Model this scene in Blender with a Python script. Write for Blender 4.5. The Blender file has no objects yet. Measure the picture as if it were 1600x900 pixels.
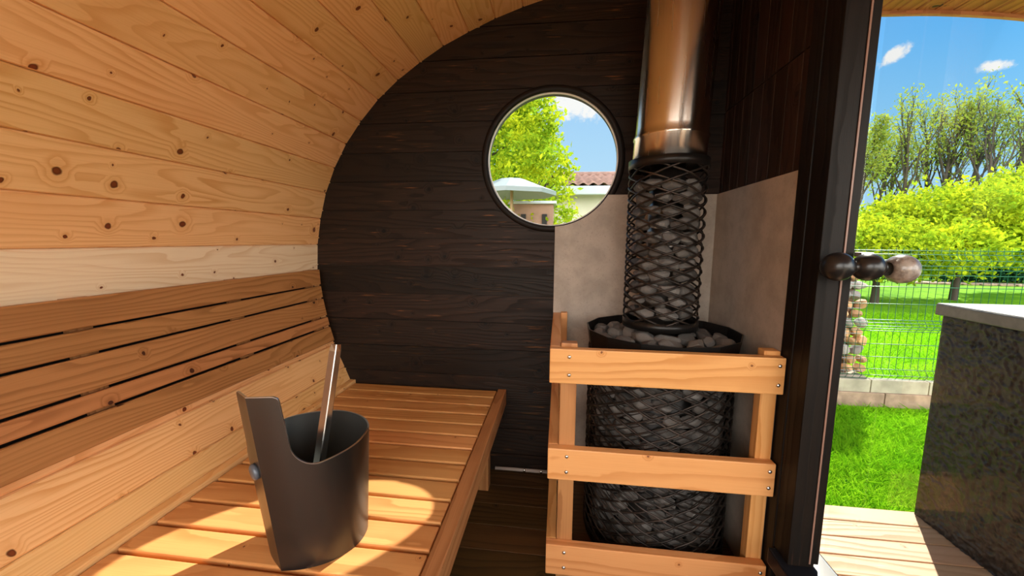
import bpy, bmesh, math, random
import numpy as np
from mathutils import Vector, Matrix
R = random.Random(7)
NR = np.random.RandomState(5)
C = bpy.context.scene.collection
SC = bpy.context.scene
pi = math.pi

# ------------------------------------------------------------------ camera
EYE = Vector((0, 0, 1.05))
FPX = 608.0
def _camera():
    y = Vector((75, -74, FPX)).normalized()
    d = Vector((-44, 4950, FPX))
    z = -(d - y * d.dot(y)).normalized()
    x = y.cross(z)
    # columns of the world rotation: image right, image up, backwards
    right = Vector((x.x, y.x, z.x)); down = Vector((x.y, y.y, z.y)); fwd = Vector((x.z, y.z, z.z))
    m = Matrix((right, -down, -fwd)).transposed()
    cd = bpy.data.cameras.new('camera'); co = bpy.data.objects.new('camera', cd)
    C.objects.link(co)
    co.matrix_world = Matrix.Translation(EYE) @ m.to_4x4()
    cd.sensor_fit = 'HORIZONTAL'; cd.sensor_width = 36; cd.lens = FPX * 36 / 1600
    cd.clip_start = 0.02; cd.clip_end = 500
    SC.camera = co
_camera()
SC.view_settings.view_transform = 'Standard'
SC.view_settings.look = 'None'
SC.view_settings.exposure = 0.0
SC.view_settings.gamma = 1
SC.view_settings.use_curve_mapping = False
SC.cycles.max_bounces = 10
SC.cycles.diffuse_bounces = 6
SC.cycles.glossy_bounces = 4
SC.cycles.transparent_max_bounces = 16
SC.cycles.sample_clamp_indirect = 6
SC.cycles.caustics_reflective = False
SC.cycles.caustics_refractive = False
SC.cycles.use_denoising = True

# ------------------------------------------------------------------ node helpers
class N:
    def __init__(s, nt): s.nt = nt
    def new(s, t, **kw):
        n = s.nt.nodes.new(t)
        for k, v in kw.items(): setattr(n, k, v)
        return n
    def put(s, sock, v):
        if hasattr(v, 'is_linked') or isinstance(v, bpy.types.NodeSocket): s.nt.links.new(v, sock)
        elif v is not None: sock.default_value = v
    def m(s, op, a, b=None, c=None, clamp=False):
        n = s.new('ShaderNodeMath', operation=op, use_clamp=clamp)
        s.put(n.inputs[0], a)
        if b is not None: s.put(n.inputs[1], b)
        if c is not None: s.put(n.inputs[2], c)
        return n.outputs[0]
    def v(s, op, a, b=None, scale=None):
        n = s.new('ShaderNodeVectorMath', operation=op)
        s.put(n.inputs[0], a)
        if b is not None: s.put(n.inputs[1], b)
        if scale is not None: s.put(n.inputs[3], scale)
        return n.outputs['Value'] if op in ('DOT_PRODUCT', 'LENGTH', 'DISTANCE') else n.outputs[0]
    def xyz(s, x, y, z=0.0):
        n = s.new('ShaderNodeCombineXYZ'); s.put(n.inputs[0], x); s.put(n.inputs[1], y); s.put(n.inputs[2], z)
        return n.outputs[0]
    def sep(s, a):
        n = s.new('ShaderNodeSeparateXYZ'); s.put(n.inputs[0], a); return n.outputs
    def ss(s, a, lo, hi):
        n = s.new('ShaderNodeMapRange', interpolation_type='SMOOTHSTEP')
        s.put(n.inputs[0], a); n.inputs[1].default_value = lo; n.inputs[2].default_value = hi
        return n.outputs[0]
    def lin(s, a, lo, hi, o0, o1):
        n = s.new('ShaderNodeMapRange'); s.put(n.inputs[0], a)
        for i, q in enumerate((lo, hi, o0, o1)): n.inputs[i + 1].default_value = q
        return n.outputs[0]
    def noise(s, vec, scale=1.0, detail=2.0, rough=.5, col=False):
        n = s.new('ShaderNodeTexNoise'); s.put(n.inputs['Vector'], vec)
        n.inputs['Scale'].default_value = scale; n.inputs['Detail'].default_value = detail
        n.inputs['Roughness'].default_value = rough
        return n.outputs['Color'] if col else n.outputs[0]
    def mix(s, f, a, b, mode='MIX'):
        n = s.new('ShaderNodeMix', data_type='RGBA', blend_type=mode)
        s.put(n.inputs[0], f)
        for i, q in ((6, a), (7, b)):
            if isinstance(q, (tuple, list)): q = tuple(q)[:3] + (1,)
            s.put(n.inputs[i], q)
        return n.outputs[2]
    def bump(s, h, strength=.3, dist=.002):
        n = s.new('ShaderNodeBump'); s.put(n.inputs['Height'], h)
        n.inputs['Strength'].default_value = strength; n.inputs['Distance'].default_value = dist
        return n.outputs[0]

def mat(name):
    m = bpy.data.materials.new(name); m.use_nodes = True
    nt = m.node_tree; b = nt.nodes['Principled BSDF']
    return m, N(nt), b
def rgb(h):
    h = h.lstrip('#'); o = []
    for i in (0, 2, 4):
        c = int(h[i:i + 2], 16) / 255
        o.append(c / 12.92 if c <= .04045 else ((c + .055) / 1.055) ** 2.4)
    return tuple(o)
def plain(name, col, rough=.5, metal=0.0, bumpscale=None, bumpstr=.2, var=0.0, vscale=20):
    m, n, b = mat(name)
    b.inputs['Base Color'].default_value = tuple(col) + (1,)
    b.inputs['Roughness'].default_value = rough; b.inputs['Metallic'].default_value = metal
    tc = n.new('ShaderNodeTexCoord').outputs['Object']
    if var:
        f = n.noise(tc, vscale, 4)
        d = tuple(c * (1 - var) for c in col); e = tuple(min(1, c * (1 + var)) for c in col)
        n.put(b.inputs['Base Color'], n.mix(n.ss(f, .3, .7), d, e))
    if bumpscale:
        n.put(b.inputs['Normal'], n.bump(n.noise(tc, bumpscale, 5), bumpstr, .004))
    return m

# ------------------------------------------------------------------ world: sky with clouds, and the sun
SUN = Vector((.56, .96, 1.0)).normalized()
def _world():
    w = bpy.data.worlds.new('sky'); SC.world = w; w.use_nodes = True
    nt = w.node_tree; n = N(nt)
    bg = nt.nodes['Background']
    d = n.new('ShaderNodeTexCoord').outputs['Generated']
    x, y, z = n.sep(d)
    cr = n.new('ShaderNodeValToRGB'); n.put(cr.inputs[0], z)
    e = cr.color_ramp.elements
    e[0].position = 0; e[0].color = rgb('#b9e2fb') + (1,)
    e[1].position = 1; e[1].color = rgb('#1f7fdc') + (1,)
    for p, h in ((.10, '#addfff'), (.22, '#8ad0ff'), (.34, '#62bcff'), (.5, '#2f9cf5')):
        q = e.new(p); q.color = rgb(h) + (1,)
    # richer blue towards the east, paler above the house
    az = n.ss(n.m('SUBTRACT', x, n.m('MULTIPLY', y, .35)), -.25, .5)
    col = n.mix(az, n.mix(.45, cr.outputs[0], rgb('#d6ecfc')), cr.outputs[0])
    nz = n.noise(d, 14, 5, .6); nf = n.noise(d, 60, 4, .6)
    mask = None
    for (cx, cy, cz), rx, ry, tilt in (((.552, .771, .316), .020, .011, .5), ((.651, .71, .269), .019, .009, .05),
                                       ((.045, .952, .318), .11, .040, -.15), ((.50, .83, .235), .008, .004, .1), ((.70, .69, .275), .005, .003, .1)):
        c = Vector((cx, cy, cz)).normalized(); u = c.cross(Vector((0, 0, 1))).normalized(); v = u.cross(c)
        a = u * math.cos(tilt) + v * math.sin(tilt); b2 = v * math.cos(tilt) - u * math.sin(tilt)
        p = n.m('DIVIDE', n.v('DOT_PRODUCT', d, tuple(a)), rx); q = n.m('DIVIDE', n.v('DOT_PRODUCT', d, tuple(b2)), ry)
        rr = n.m('SQRT', n.m('ADD', n.m('MULTIPLY', p, p), n.m('MULTIPLY', q, q)))
        rr = n.m('ADD', rr, n.m('MULTIPLY', n.m('SUBTRACT', nf, .5), 2.0))
        rr = n.m('ADD', rr, n.m('MULTIPLY', n.m('SUBTRACT', nz, .5), 1.0))
        front = n.m('GREATER_THAN', n.v('DOT_PRODUCT', d, tuple(c)), .5)
        k = n.m('MULTIPLY', n.m('SUBTRACT', 1.0, n.ss(rr, .45, 1.15)), front)
        mask = k if mask is None else n.m('MAXIMUM', mask, k)
    col = n.mix(mask, col, (1.0, .99, .98))
    # an unseen bright cloud bank, added behind the sauna to light the interior
    bank = n.m('MULTIPLY', n.ss(n.m('MULTIPLY', y, -1.0), .12, .5), n.ss(n.m('ADD', nz, n.m('MULTIPLY', z, -.25)), .18, .5))
    bank = n.m('MULTIPLY', bank, n.ss(z, -.02, .06))
    col = n.mix(bank, col, (FILL_BANK, FILL_BANK * .95, FILL_BANK * .88))
    n.put(bg.inputs[0], col); bg.inputs[1].default_value = 1.0
    s = bpy.data.lights.new('sun', 'SUN'); s.energy = SUNP; s.angle = math.radians(.55); s.color = (1, .93, .80)
    so = bpy.data.objects.new('sun', s); C.objects.link(so)
    so.location = SUN * 30; so.rotation_euler = SUN.to_track_quat('Z', 'Y').to_euler()
FILL_BANK = 8.5
SUNP = 10.5
_world()

# ------------------------------------------------------------------ materials
def wood(name, light, dark, knotcol, ring=1.0, knots=.35, tone=.12, rough=.5, fibre=.25, streak=None, bump=.15, spec=.35):
    m, n, b = mat(name)
    uv = n.new('ShaderNodeUVMap').outputs[0]
    u, v, _ = n.sep(uv)
    cell = n.m('ROUND', n.m('DIVIDE', v, 5.0))
    wn = n.new('ShaderNodeTexWhiteNoise', noise_dimensions='1D'); n.put(wn.inputs['W'], cell)
    rnd = wn.outputs['Value']
    uv3 = n.xyz(u, v, n.m('MULTIPLY', cell, .37))
    # knots: some cells of a cell texture hold one
    vo = n.new('ShaderNodeTexVoronoi', feature='F1', voronoi_dimensions='2D')
    wob = n.v('SCALE', n.v('SUBTRACT', n.noise(uv3, 40, 2, .5, True), (.5, .5, .5)), scale=.012)
    n.put(vo.inputs['Vector'], n.v('ADD', uv, wob)); vo.inputs['Scale'].default_value = 10.0
    vo.inputs['Randomness'].default_value = .9
    d = vo.outputs['Distance']; cr, cg, cb = n.sep(vo.outputs['Color'])
    has = n.m('LESS_THAN', cr, knots)
    size = n.lin(n.m('POWER', cg, 2.0), 0, 1, .024, .10)
    dd = n.m('DIVIDE', d, size)
    kmask = n.m('MULTIPLY', n.m('SUBTRACT', 1.0, n.ss(dd, .75, 1.15)), has)
    khalo = n.m('MULTIPLY', n.m('SUBTRACT', 1.0, n.ss(dd, .9, 4.2)), has)
    field = n.noise(n.xyz(n.m('MULTIPLY', u, .75), n.m('MULTIPLY', v, 6.5), n.m('MULTIPLY', cell, 1.7)), 1.0, 2.5, .45)
    field = n.m('ADD', n.m('MULTIPLY', field, 11.0 * ring), n.m('MULTIPLY', v, 26.0 * ring))
    field = n.m('ADD', field, n.m('MULTIPLY', khalo, 1.7))
    field = n.m('ADD', field, n.m('MULTIPLY', n.noise(uv3, 9, 3), .55))
    rings = n.m('FRACT', field)
    late = n.m('MULTIPLY', n.ss(rings, .35, .93), n.m('SUBTRACT', 1.0, n.ss(rings, .94, 1.0)))
    fib = n.noise(n.xyz(n.m('MULTIPLY', u, 5), n.m('MULTIPLY', v, 330), cell), 1.0, 2)
    amt = n.m('MULTIPLY', late, n.lin(n.noise(uv3, 3.0, 2), .3, .7, .35, 1.0))
    col = n.mix(n.m('MULTIPLY', amt, .8), light, dark)
    col = n.mix(n.m('MULTIPLY', n.ss(fib, .45, .75), fibre), col, dark)
    big = n.noise(n.xyz(n.m('MULTIPLY', u, 1.6), n.m('MULTIPLY', v, 5), cell), 1.0, 2)
    col = n.mix(n.m('MULTIPLY', n.ss(big, .5, .8), .35), col, dark)
    if streak:
        st = n.noise(n.xyz(n.m('MULTIPLY', u, 7), n.m('MULTIPLY', v, 120), cell), 1.0, 3)
        col = n.mix(n.m('MULTIPLY', n.ss(st, .60, .78), n.ss(n.noise(uv3, 5, 2), .42, .68)), col, streak)
    col = n.mix(n.m('MULTIPLY', khalo, .35), col, dark)
    col = n.mix(kmask, col, n.mix(n.ss(dd, .3, 1.05), knotcol, tuple(c * .45 for c in knotcol)))
    hsv = n.new('ShaderNodeHueSaturation'); n.put(hsv.inputs['Color'], col)
    n.put(hsv.inputs['Value'], n.lin(rnd, 0, 1, 1 - tone, 1 + tone))
    n.put(hsv.inputs['Hue'], n.lin(rnd, 0, 1, .507, .494))
    n.put(b.inputs['Base Color'], hsv.outputs[0])
    n.put(b.inputs['Roughness'], n.lin(late, 0, 1, rough, rough + .12))
    b.inputs['Specular IOR Level'].default_value = spec
    n.put(b.inputs['Normal'], n.bump(n.m('ADD', n.m('MULTIPLY', late, -.5), n.m('MULTIPLY', fib, -.5)), bump, .0015))
    return m

M = {}
M['spruce'] = wood('spruce', rgb('#f3be82'), rgb('#d99654'), rgb('#7a3c1a'), 2.3, .6, .07, .38)
M['slat'] = wood('thermo_slat', rgb('#b67c4a'), rgb('#855227'), rgb('#4a240e'), 1.8, .25, .10, .5)
M['alder'] = wood('alder', rgb('#d79a5e'), rgb('#b57238'), rgb('#7a4018'), .8, .16, .08, .45, .18)
M['alder_red'] = wood('alder_fascia', rgb('#b67c4e'), rgb('#874f28'), rgb('#5f3216'), .9, .12, .05, .45)
M['railwood'] = wood('rail_wood', rgb('#e0a064'), rgb('#c27a3c'), rgb('#8a4c20'), .6, .10, .05, .42, .15)
M['dark'] = wood('dark_stained', rgb('#261910'), rgb('#0e0804'), rgb('#050302'), 1.4, .6, .35, .5, .5, rgb('#8a5c34'), .6, .2)
M['darkwall'] = wood('dark_stained_side', rgb('#34231a'), rgb('#160e09'), rgb('#0b0806'), 1.0, .35, .25, .5, .5, rgb('#5a3a26'), .5, .25)
M['floor'] = wood('floor_boards', rgb('#5c3f20'), rgb('#332110'), rgb('#1c1108'), .8, .3, .2, .45, .3, None, .3)
M['frame'] = wood('black_frame', rgb('#17110d'), rgb('#0b0806'), rgb('#060505'), .7, .15, .1, .5, .4, rgb('#33211a'), .35, .18)
M['deck'] = wood('deck_boards', rgb('#c39a76'), rgb('#a67a55'), rgb('#8a5630'), .8, .25, .07, .55, .25, rgb('#f2d8bd'), .3)
M['roofwood'] = wood('roof_boards', rgb('#a4622f'), rgb('#6e3c18'), rgb('#3c1c0a'), .8, .2, .12, .5, .3)
M['steel'] = None
def _steel():
    m, n, b = mat('polished_steel')
    b.inputs['Base Color'].default_value = (.72, .66, .60, 1); b.inputs['Metallic'].default_value = 1
    b.inputs['Roughness'].default_value = .24
    b.inputs['Anisotropic'].default_value = .92; b.inputs['Anisotropic Rotation'].default_value = .25
    tc = n.new('ShaderNodeTexCoord').outputs['Object']
    x, y, z = n.sep(tc)
    s = n.noise(n.xyz(n.m('MULTIPLY', x, 60), n.m('MULTIPLY', y, 60), n.m('MULTIPLY', z, 1.5)), 1, 2)
    n.put(b.inputs['Roughness'], n.lin(s, .3, .7, .22, .28))
    return m
M['steel'] = _steel()
M['blacksteel'] = plain('black_steel', (.016, .014, .013), .38, .55, 60, .1)
M['meshsteel'] = plain('mesh_steel', (.035, .026, .021), .42, .6, None, 0, .6, 18)
def _stone(name, a, b_):
    m, n, b = mat(name)
    tc = n.new('ShaderNodeTexCoord').outputs['Object']
    oi = n.new('ShaderNodeObjectInfo').outputs['Random']
    f = n.noise(n.v('ADD', tc, n.xyz(n.m('MULTIPLY', oi, 9), 0, 0)), 38, 5, .65)
    col = n.mix(n.ss(f, .3, .7), a, b_)
    h = n.new('ShaderNodeHueSaturation'); n.put(h.inputs['Color'], col); n.put(h.inputs['Value'], n.lin(oi, 0, 1, .65, 1.35))
    n.put(b.inputs['Base Color'], h.outputs[0]); b.inputs['Roughness'].default_value = .62
    n.put(b.inputs['Normal'], n.bump(n.noise(tc, 70, 6, .7), .5, .004))
    return m
M['stone'] = _stone('sauna_stone', (.085, .077, .07), (.19, .172, .158))
M['gabion_warm'] = _stone('sandstone', rgb('#b98355'), rgb('#e6bb90'))
M['gabion_grey'] = _stone('greystone', rgb('#77706c'), rgb('#b4aaa4'))
def _cement():
    m, n, b = mat('cement_board')
    tc = n.new('ShaderNodeTexCoord').outputs['Object']
    f = n.noise(tc, 12, 5, .6); g = n.noise(tc, 140, 3)
    col = n.mix(n.ss(f, .3, .7), rgb('#9d9184'), rgb('#b3a699'))
    col = n.mix(n.m('MULTIPLY', n.ss(g, .58, .72), .35), col, rgb('#80766c'))
    n.put(b.inputs['Base Color'], col); b.inputs['Roughness'].default_value = .55
    n.put(b.inputs['Normal'], n.bump(g, .12, .001))
    return m
M['cement'] = _cement()
M['bucket'] = plain('anodised_graphite', (.085, .083, .080), .34, .95, 400, .03)
M['bucket_rim'] = plain('bare_rim', (.55, .55, .56), .3, 1)
M['bucket_in'] = plain('bucket_inside', (.045, .048, .046), .5, .2)
M['aluminium'] = plain('aluminium', (.62, .60, .58), .25, 1)
M['cap'] = plain('grey_cap', (.10, .115, .14), .4, .3)
M['knobblack'] = plain('black_knob', (.012, .011, .011), .28, 0)
M['bolt'] = plain('bolt', (.72, .70, .66), .3, 1)
M['seal'] = plain('seal', rgb('#8a6a5c'), .35)
def _knobclear():
    m, n, b = mat('grey_knob')
    tc = n.new('ShaderNodeTexCoord').outputs['Object']
    f = n.noise(tc, 40, 5, .7)
    n.put(b.inputs['Base Color'], n.mix(n.ss(f, .35, .7), rgb('#6b5a50'), rgb('#a89a90')))  # mottled grey-brown under a clear coat
    b.inputs['Roughness'].default_value = .3; b.inputs['Coat Weight'].default_value = .5
    n.put(b.inputs['Normal'], n.bump(f, .3, .003))
    return m
M['knobclear'] = _knobclear()
def _glass():
    m, n, b = mat('clear_glass')
    nt = m.node_tree
    t = n.new('ShaderNodeBsdfTransparent'); t.inputs[0].default_value = (.975, .985, .98, 1)
    g = n.new('ShaderNodeBsdfGlossy'); g.inputs['Roughness'].default_value = .0
    fr = n.new('ShaderNodeFresnel'); fr.inputs[0].default_value = 1.3
    mx = n.new('ShaderNodeMixShader')
    n.put(mx.inputs[0], n.m('MULTIPLY', fr.outputs[0], .09)); n.put(mx.inputs[1], t.outputs[0]); n.put(mx.inputs[2], g.outputs[0])
    n.put(nt.nodes['Material Output'].inputs[0], mx.outputs[0])
    return m
M['glass'] = _glass()
def _rough_plaster():
    m, n, b = mat('rough_textured_skin')
    tc = n.new('ShaderNodeTexCoord').outputs['Object']
    vo = n.new('ShaderNodeTexVoronoi', feature='SMOOTH_F1'); n.put(vo.inputs['Vector'], n.v('ADD', tc, n.v('SCALE', n.noise(tc, 25, 3, .5, True), scale=.03)))
    vo.inputs['Scale'].default_value = 44
    h = n.m('ADD', vo.outputs['Distance'], n.m('MULTIPLY', n.noise(tc, 70, 4), .7))
    n.put(b.inputs['Base Color'], n.mix(n.ss(h, .4, 1.0), rgb('#221d1a'), rgb('#3a322d')))
    b.inputs['Roughness'].default_value = .42; b.inputs['Specular IOR Level'].default_value = .35
    n.put(b.inputs['Normal'], n.bump(h, .5, .004))
    return m
M['plaster'] = _rough_plaster()
M['slab'] = plain('slab_top', rgb('#5b5552'), .22, 0, 120, .1, .15, 30)
def _leaf(name, a, b_, trans=.5):
    m, n, b = mat(name); nt = m.node_tree
    tc = n.new('ShaderNodeTexCoord').outputs['Object']
    f = n.noise(tc, 2.2, 3, .6)
    wn = n.noise(tc, 30, 1)
    col = n.mix(n.ss(n.m('ADD', n.m('MULTIPLY', f, .6), n.m('MULTIPLY', wn, .4)), .35, .65), a, b_)
    di = n.new('ShaderNodeBsdfDiffuse'); tr = n.new('ShaderNodeBsdfTranslucent')
    n.put(di.inputs[0], col); n.put(tr.inputs[0], col)
    mx = n.new('ShaderNodeMixShader'); mx.inputs[0].default_value = trans
    n.put(mx.inputs[1], di.outputs[0]); n.put(mx.inputs[2], tr.outputs[0])
    n.put(nt.nodes['Material Output'].inputs[0], mx.outputs[0])
    return m
M['leaf_lime'] = _leaf('lime_leaves', (.52, .58, .02), (.19, .34, .018), .45)
M['leaf_green'] = _leaf('green_leaves', (.20, .40, .03), (.38, .55, .03), .5)
M['leaf_thin'] = _leaf('spring_leaves', (.34, .36, .05), (.22, .34, .06), .5)
M['leaf_dark'] = _leaf('hedge_leaves', (.012, .06, .035), (.03, .11, .05), .25)
M['grass'] = _leaf('grass_blades', (.22, .56, .012), (.38, .70, .02), .45)
M['bark'] = plain('bark', (.055, .042, .032), .9, 0, 40, .6)
def _ground():
    m, n, b = mat('lawn_soil')
    tc = n.new('ShaderNodeTexCoord').outputs['Object']
    f = n.noise(tc, 1.3, 5, .65); g = n.noise(tc, 30, 4, .7)
    col = n.mix(n.ss(n.m('ADD', n.m('MULTIPLY', f, .5), n.m('MULTIPLY', g, .5)), .38, .64), (.10, .30, .008), (.24, .52, .015))
    n.put(b.inputs['Base Color'], col); b.inputs['Roughness'].default_value = .9
    b.inputs['Specular IOR Level'].default_value = .1
    n.put(b.inputs['Normal'], n.bump(g, .8, .03))
    return m
M['ground'] = _ground()
M['bounce_ground'] = plain('pale_bounce_ground', rgb('#cdb594'), .9, 0, 30, .3, .12, 2)
M['concrete'] = plain('kerb_concrete', rgb('#aaa18f'), .85, 0, 60, .4, .2, 9)
M['brickstrip'] = plain('pinkish_footing', rgb('#a58a76'), .85, 0, 50, .5, .25, 12)
M['fence'] = plain('green_wire', rgb('#145c40'), .4, .2)
M['render'] = plain('house_render', rgb('#cfcabd'), .9, 0, None, 0, .05, 3)
M['shed'] = plain('shed_boards', rgb('#8a6f5f'), .9, 0, 20, .2, .15, 3)
M['tile'] = plain('roof_tile', rgb('#93756b'), .8, 0, 40, .3, .2, 7)
M['gutter'] = plain('gutter', rgb('#aab4bd'), .5)
M['canvas'] = plain('canvas', rgb('#7c888b'), .8)
M['pole'] = plain('pole', rgb('#b49a72'), .6)
M['void'] = plain('dark_opening', (.012, .012, .013), .8)

# ------------------------------------------------------------------ mesh helpers
UVK = [0]
class MB:
    """collects shapes for ONE mesh object"""
    def __init__(s): s.bm = bmesh.new(); s.uv = s.bm.loops.layers.uv.new('UVMap')
    def _uv(s, faces, axis, origin=None):
        UVK[0] += 1
        k = 5.0 * (UVK[0] % 40); ru = R.uniform(0, 3)
        for f in faces:
            nrm = f.normal
            ax = [i for i in range(3) if i != axis]
            a, b = ax
            vax = b if abs(nrm[a]) > abs(nrm[b]) else a
            if abs(nrm[axis]) > .8:      # end grain
                for l in f.loops: l[s.uv].uv = (ru + l.vert.co[a] * .5, k + l.vert.co[b])
            else:
                for l in f.loops: l[s.uv].uv = (ru + l.vert.co[axis], k + (l.vert.co[vax] - (origin[vax] if origin else 0)))
    def box(s, x0, x1, y0, y1, z0, z1, axis=0, bev=.003, mat=None):
        """axis-aligned board, grain along axis; mat = optional 4x4 applied after"""
        r = bmesh.ops.create_cube(s.bm, size=1)
        vs = r['verts']
        for v in vs:
            v.co = Vector(((x0 + x1) / 2 + v.co.x * (x1 - x0), (y0 + y1) / 2 + v.co.y * (y1 - y0), (z0 + z1) / 2 + v.co.z * (z1 - z0)))
        fs = set(f for v in vs for f in v.link_faces)
        if bev:
            es = list(set(e for f in fs for e in f.edges))
            rr = bmesh.ops.bevel(s.bm, geom=es, offset=bev, segments=2, affect='EDGES', profile=.6)
            vs = list(set(v for v in rr['verts']) | set(v for v in vs if v.is_valid))
            fs = set(f for v in vs for f in v.link_faces)
        for f in fs: f.normal_update()
        s._uv(fs, axis, Vector(((x0 + x1) / 2, (y0 + y1) / 2, (z0 + z1) / 2)))
        if mat is not None: bmesh.ops.transform(s.bm, matrix=mat, verts=list(set(v for f in fs for v in f.verts)))
        return fs
    def prism(s, pts, a0, a1, axis=1, bev=0, grain=None):
        """2-D polygon extruded along axis (pts in the two other axes, in order)"""
        ax = [i for i in range(3) if i != axis]
        def P(p, a):
            c = [0, 0, 0]; c[ax[0]] = p[0]; c[ax[1]] = p[1]; c[axis] = a; return c
        A = [s.bm.verts.new(P(p, a0)) for p in pts]; B = [s.bm.verts.new(P(p, a1)) for p in pts]
        k = len(pts); fs = []
        fs.append(s.bm.faces.new(A)); fs.append(s.bm.faces.new(B[::-1]))
        for i in range(k): fs.append(s.bm.faces.new((A[i], B[i], B[(i + 1) % k], A[(i + 1) % k])))
        bmesh.ops.recalc_face_normals(s.bm, faces=fs)
        if bev:
            es = [e for f in fs for e in f.edges]
            rr = bmesh.ops.bevel(s.bm, geom=list(set(es)), offset=bev, segments=1, affect='EDGES')
            fs = list(set(f for v in rr['verts'] for f in v.link_faces) | set(f for f in fs if f.is_valid))
        for f in fs: f.normal_update()
        g = axis if grain is None else grain
        s._uv(fs, g)
        return fs
    def tube(s, pts, r, n=6, cap=True, closed=False):
        pts = [Vector(p) for p in pts]; k = len(pts)
        rs = r if isinstance(r, (list, tuple)) else [r] * k
        rings = []
        prev = None
        for i, p in enumerate(pts):
            if closed: t = (pts[(i + 1) % k] - pts[i - 1])
            else: t = pts[min(i + 1, k - 1)] - pts[max(i - 1, 0)]
            t.normalize()
            if prev is None:
                a = Vector((0, 0, 1)) if abs(t.z) < .9 else Vector((1, 0, 0))
                u = t.cross(a).normalized()
            else:
                u = (prev - t * prev.dot(t)).normalized()
            prev = u; w = t.cross(u)
            rings.append([s.bm.verts.new(p + (u * math.cos(2 * pi * j / n) + w * math.sin(2 * pi * j / n)) * rs[i]) for j in range(n)])
        for i in range(k if closed else k - 1):
            A = rings[i]; B = rings[(i + 1) % k]
            for j in range(n):
                f = s.bm.faces.new((A[j], A[(j + 1) % n], B[(j + 1) % n], B[j])); f.smooth = True
        if cap and not closed:
            s.bm.faces.new(rings[0][::-1]); s.bm.faces.new(rings[-1])
    def lathe(s, prof, origin=(0, 0, 0), axis=(0, 0, 1), n=32, closed=False, smooth=True):
        """prof: list of (radius, height)"""
        o = Vector(origin); w = Vector(axis).normalized()
        a = Vector((0, 0, 1)) if abs(w.z) < .9 else Vector((1, 0, 0))
        u = w.cross(a).normalized(); v = w.cross(u)
        rings = []
        for r, h in prof:
            if r < 1e-6: rings.append([s.bm.verts.new(o + w * h)])
            else: rings.append([s.bm.verts.new(o + w * h + (u * math.cos(2 * pi * j / n) + v * math.sin(2 * pi * j / n)) * r) for j in range(n)])
        fs = []
        seq = list(zip(rings, rings[1:] + ([rings[0]] if closed else [])))
        if not closed: seq = seq[:len(rings) - 1]
        for A, B in seq:
            for j in range(n):
                q = [A[j % len(A)], A[(j + 1) % len(A)], B[(j + 1) % len(B)], B[j % len(B)]]
                q2 = []
                for x in q:
                    if x not in q2: q2.append(x)
                if len(q2) > 2:
                    f = s.bm.faces.new(q2); f.smooth = smooth; fs.append(f)
        bmesh.ops.recalc_face_normals(s.bm, faces=fs)
        return fs
    def build(s, name, m, parent=None, smooth_angle=None):
        me = bpy.data.meshes.new(name); s.bm.to_mesh(me); s.bm.free()
        return link(name, me, m, parent)
def link(name, me, m, parent=None):
    for q in (m if isinstance(m, (list, tuple)) else [m]): me.materials.append(q)
    o = bpy.data.objects.new(name, me); C.objects.link(o)
    if parent is not None:
        o.parent = parent; o.matrix_parent_inverse = PINV.get(parent.name, Matrix())
    return o
PINV = {}
def thing(name, label, cat, loc=(0, 0, 0), group=None, kind=None):
    o = bpy.data.objects.new(name, None); o.empty_display_size = .1; C.objects.link(o)
    o.location = loc
    PINV[o.name] = Matrix.Translation(-Vector(loc))     # children are written in world coordinates
    return tag(o, label, cat, group, kind)
def tag(o, label=None, cat=None, group=None, kind=None):
    if label: o['label'] = label
    if cat: o['category'] = cat
    if group: o['group'] = group
    if kind: o['kind'] = kind
    return o
def struct(o, label=None): 
    o['kind'] = 'structure'
    if label: o['label'] = label
    return o
def cut(o, cutter):
    md = o.modifiers.new('b', 'BOOLEAN'); md.object = cutter; md.operation = 'DIFFERENCE'; md.solver = 'EXACT'
    dg = bpy.context.evaluated_depsgraph_get()
    me = bpy.data.meshes.new_from_object(o.evaluated_get(dg))
    o.modifiers.clear(); old = o.data; o.data = me; bpy.data.meshes.remove(old)
def cylinder_cutter(r, y0, y1, cx, cz):
    b = MB(); b.lathe([(0, y0), (r, y0), (r, y1), (0, y1)], (cx, 0, cz), (0, 1, 0), 96)
    return b.build('cutter', M['void'])
def drop(o):
    me = o.data; bpy.data.objects.remove(o); bpy.data.meshes.remove(me)

# ------------------------------------------------------------------ the barrel shell
YW = 1.66                                  # end wall
ARCH = [(-.80, -.06), (-.86, .10), (-.915, .26), (-.956, .377), (-1.0, .478), (-1.043, .578), (-1.074, .698), (-1.094, .809), (-1.101, .912),
        (-1.095, 1.014), (-1.073, 1.138), (-1.042, 1.25), (-.994, 1.361), (-.932, 1.466), (-.858, 1.56), (-.76, 1.661),
        (-.641, 1.751), (-.486, 1.844), (-.378, 1.892), (-.263, 1.938), (-.09, 1.99), (.10, 2.03), (.30, 2.05), (.52, 2.05), (.70, 2.03)]
def dense(P, k=16):
    out = []
    Q = [P[0]] + P + [P[-1]]
    for i in range(1, len(Q) - 2):
        p0, p1, p2, p3 = [np.array(Q[j]) for j in (i - 1, i, i + 1, i + 2)]
        for t in np.linspace(0, 1, k, endpoint=False):
            out.append(.5 * (2 * p1 + (p2 - p0) * t + (2 * p0 - 5 * p1 + 4 * p2 - p3) * t * t + (3 * p1 - p0 - 3 * p2 + p3) * t ** 3))
    out.append(np.array(P[-1]))
    return np.array(out)
AD = dense(ARCH); AS = np.concatenate([[0], np.cumsum(np.linalg.norm(np.diff(AD, axis=0), axis=1))])
def arch_at(s): return np.array([np.interp(s, AS, AD[:, 0]), np.interp(s, AS, AD[:, 1])])
def arch_s(z): 
    i = int(np.argmin(np.abs(AD[:200, 1] - z))); return AS[i]
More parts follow.
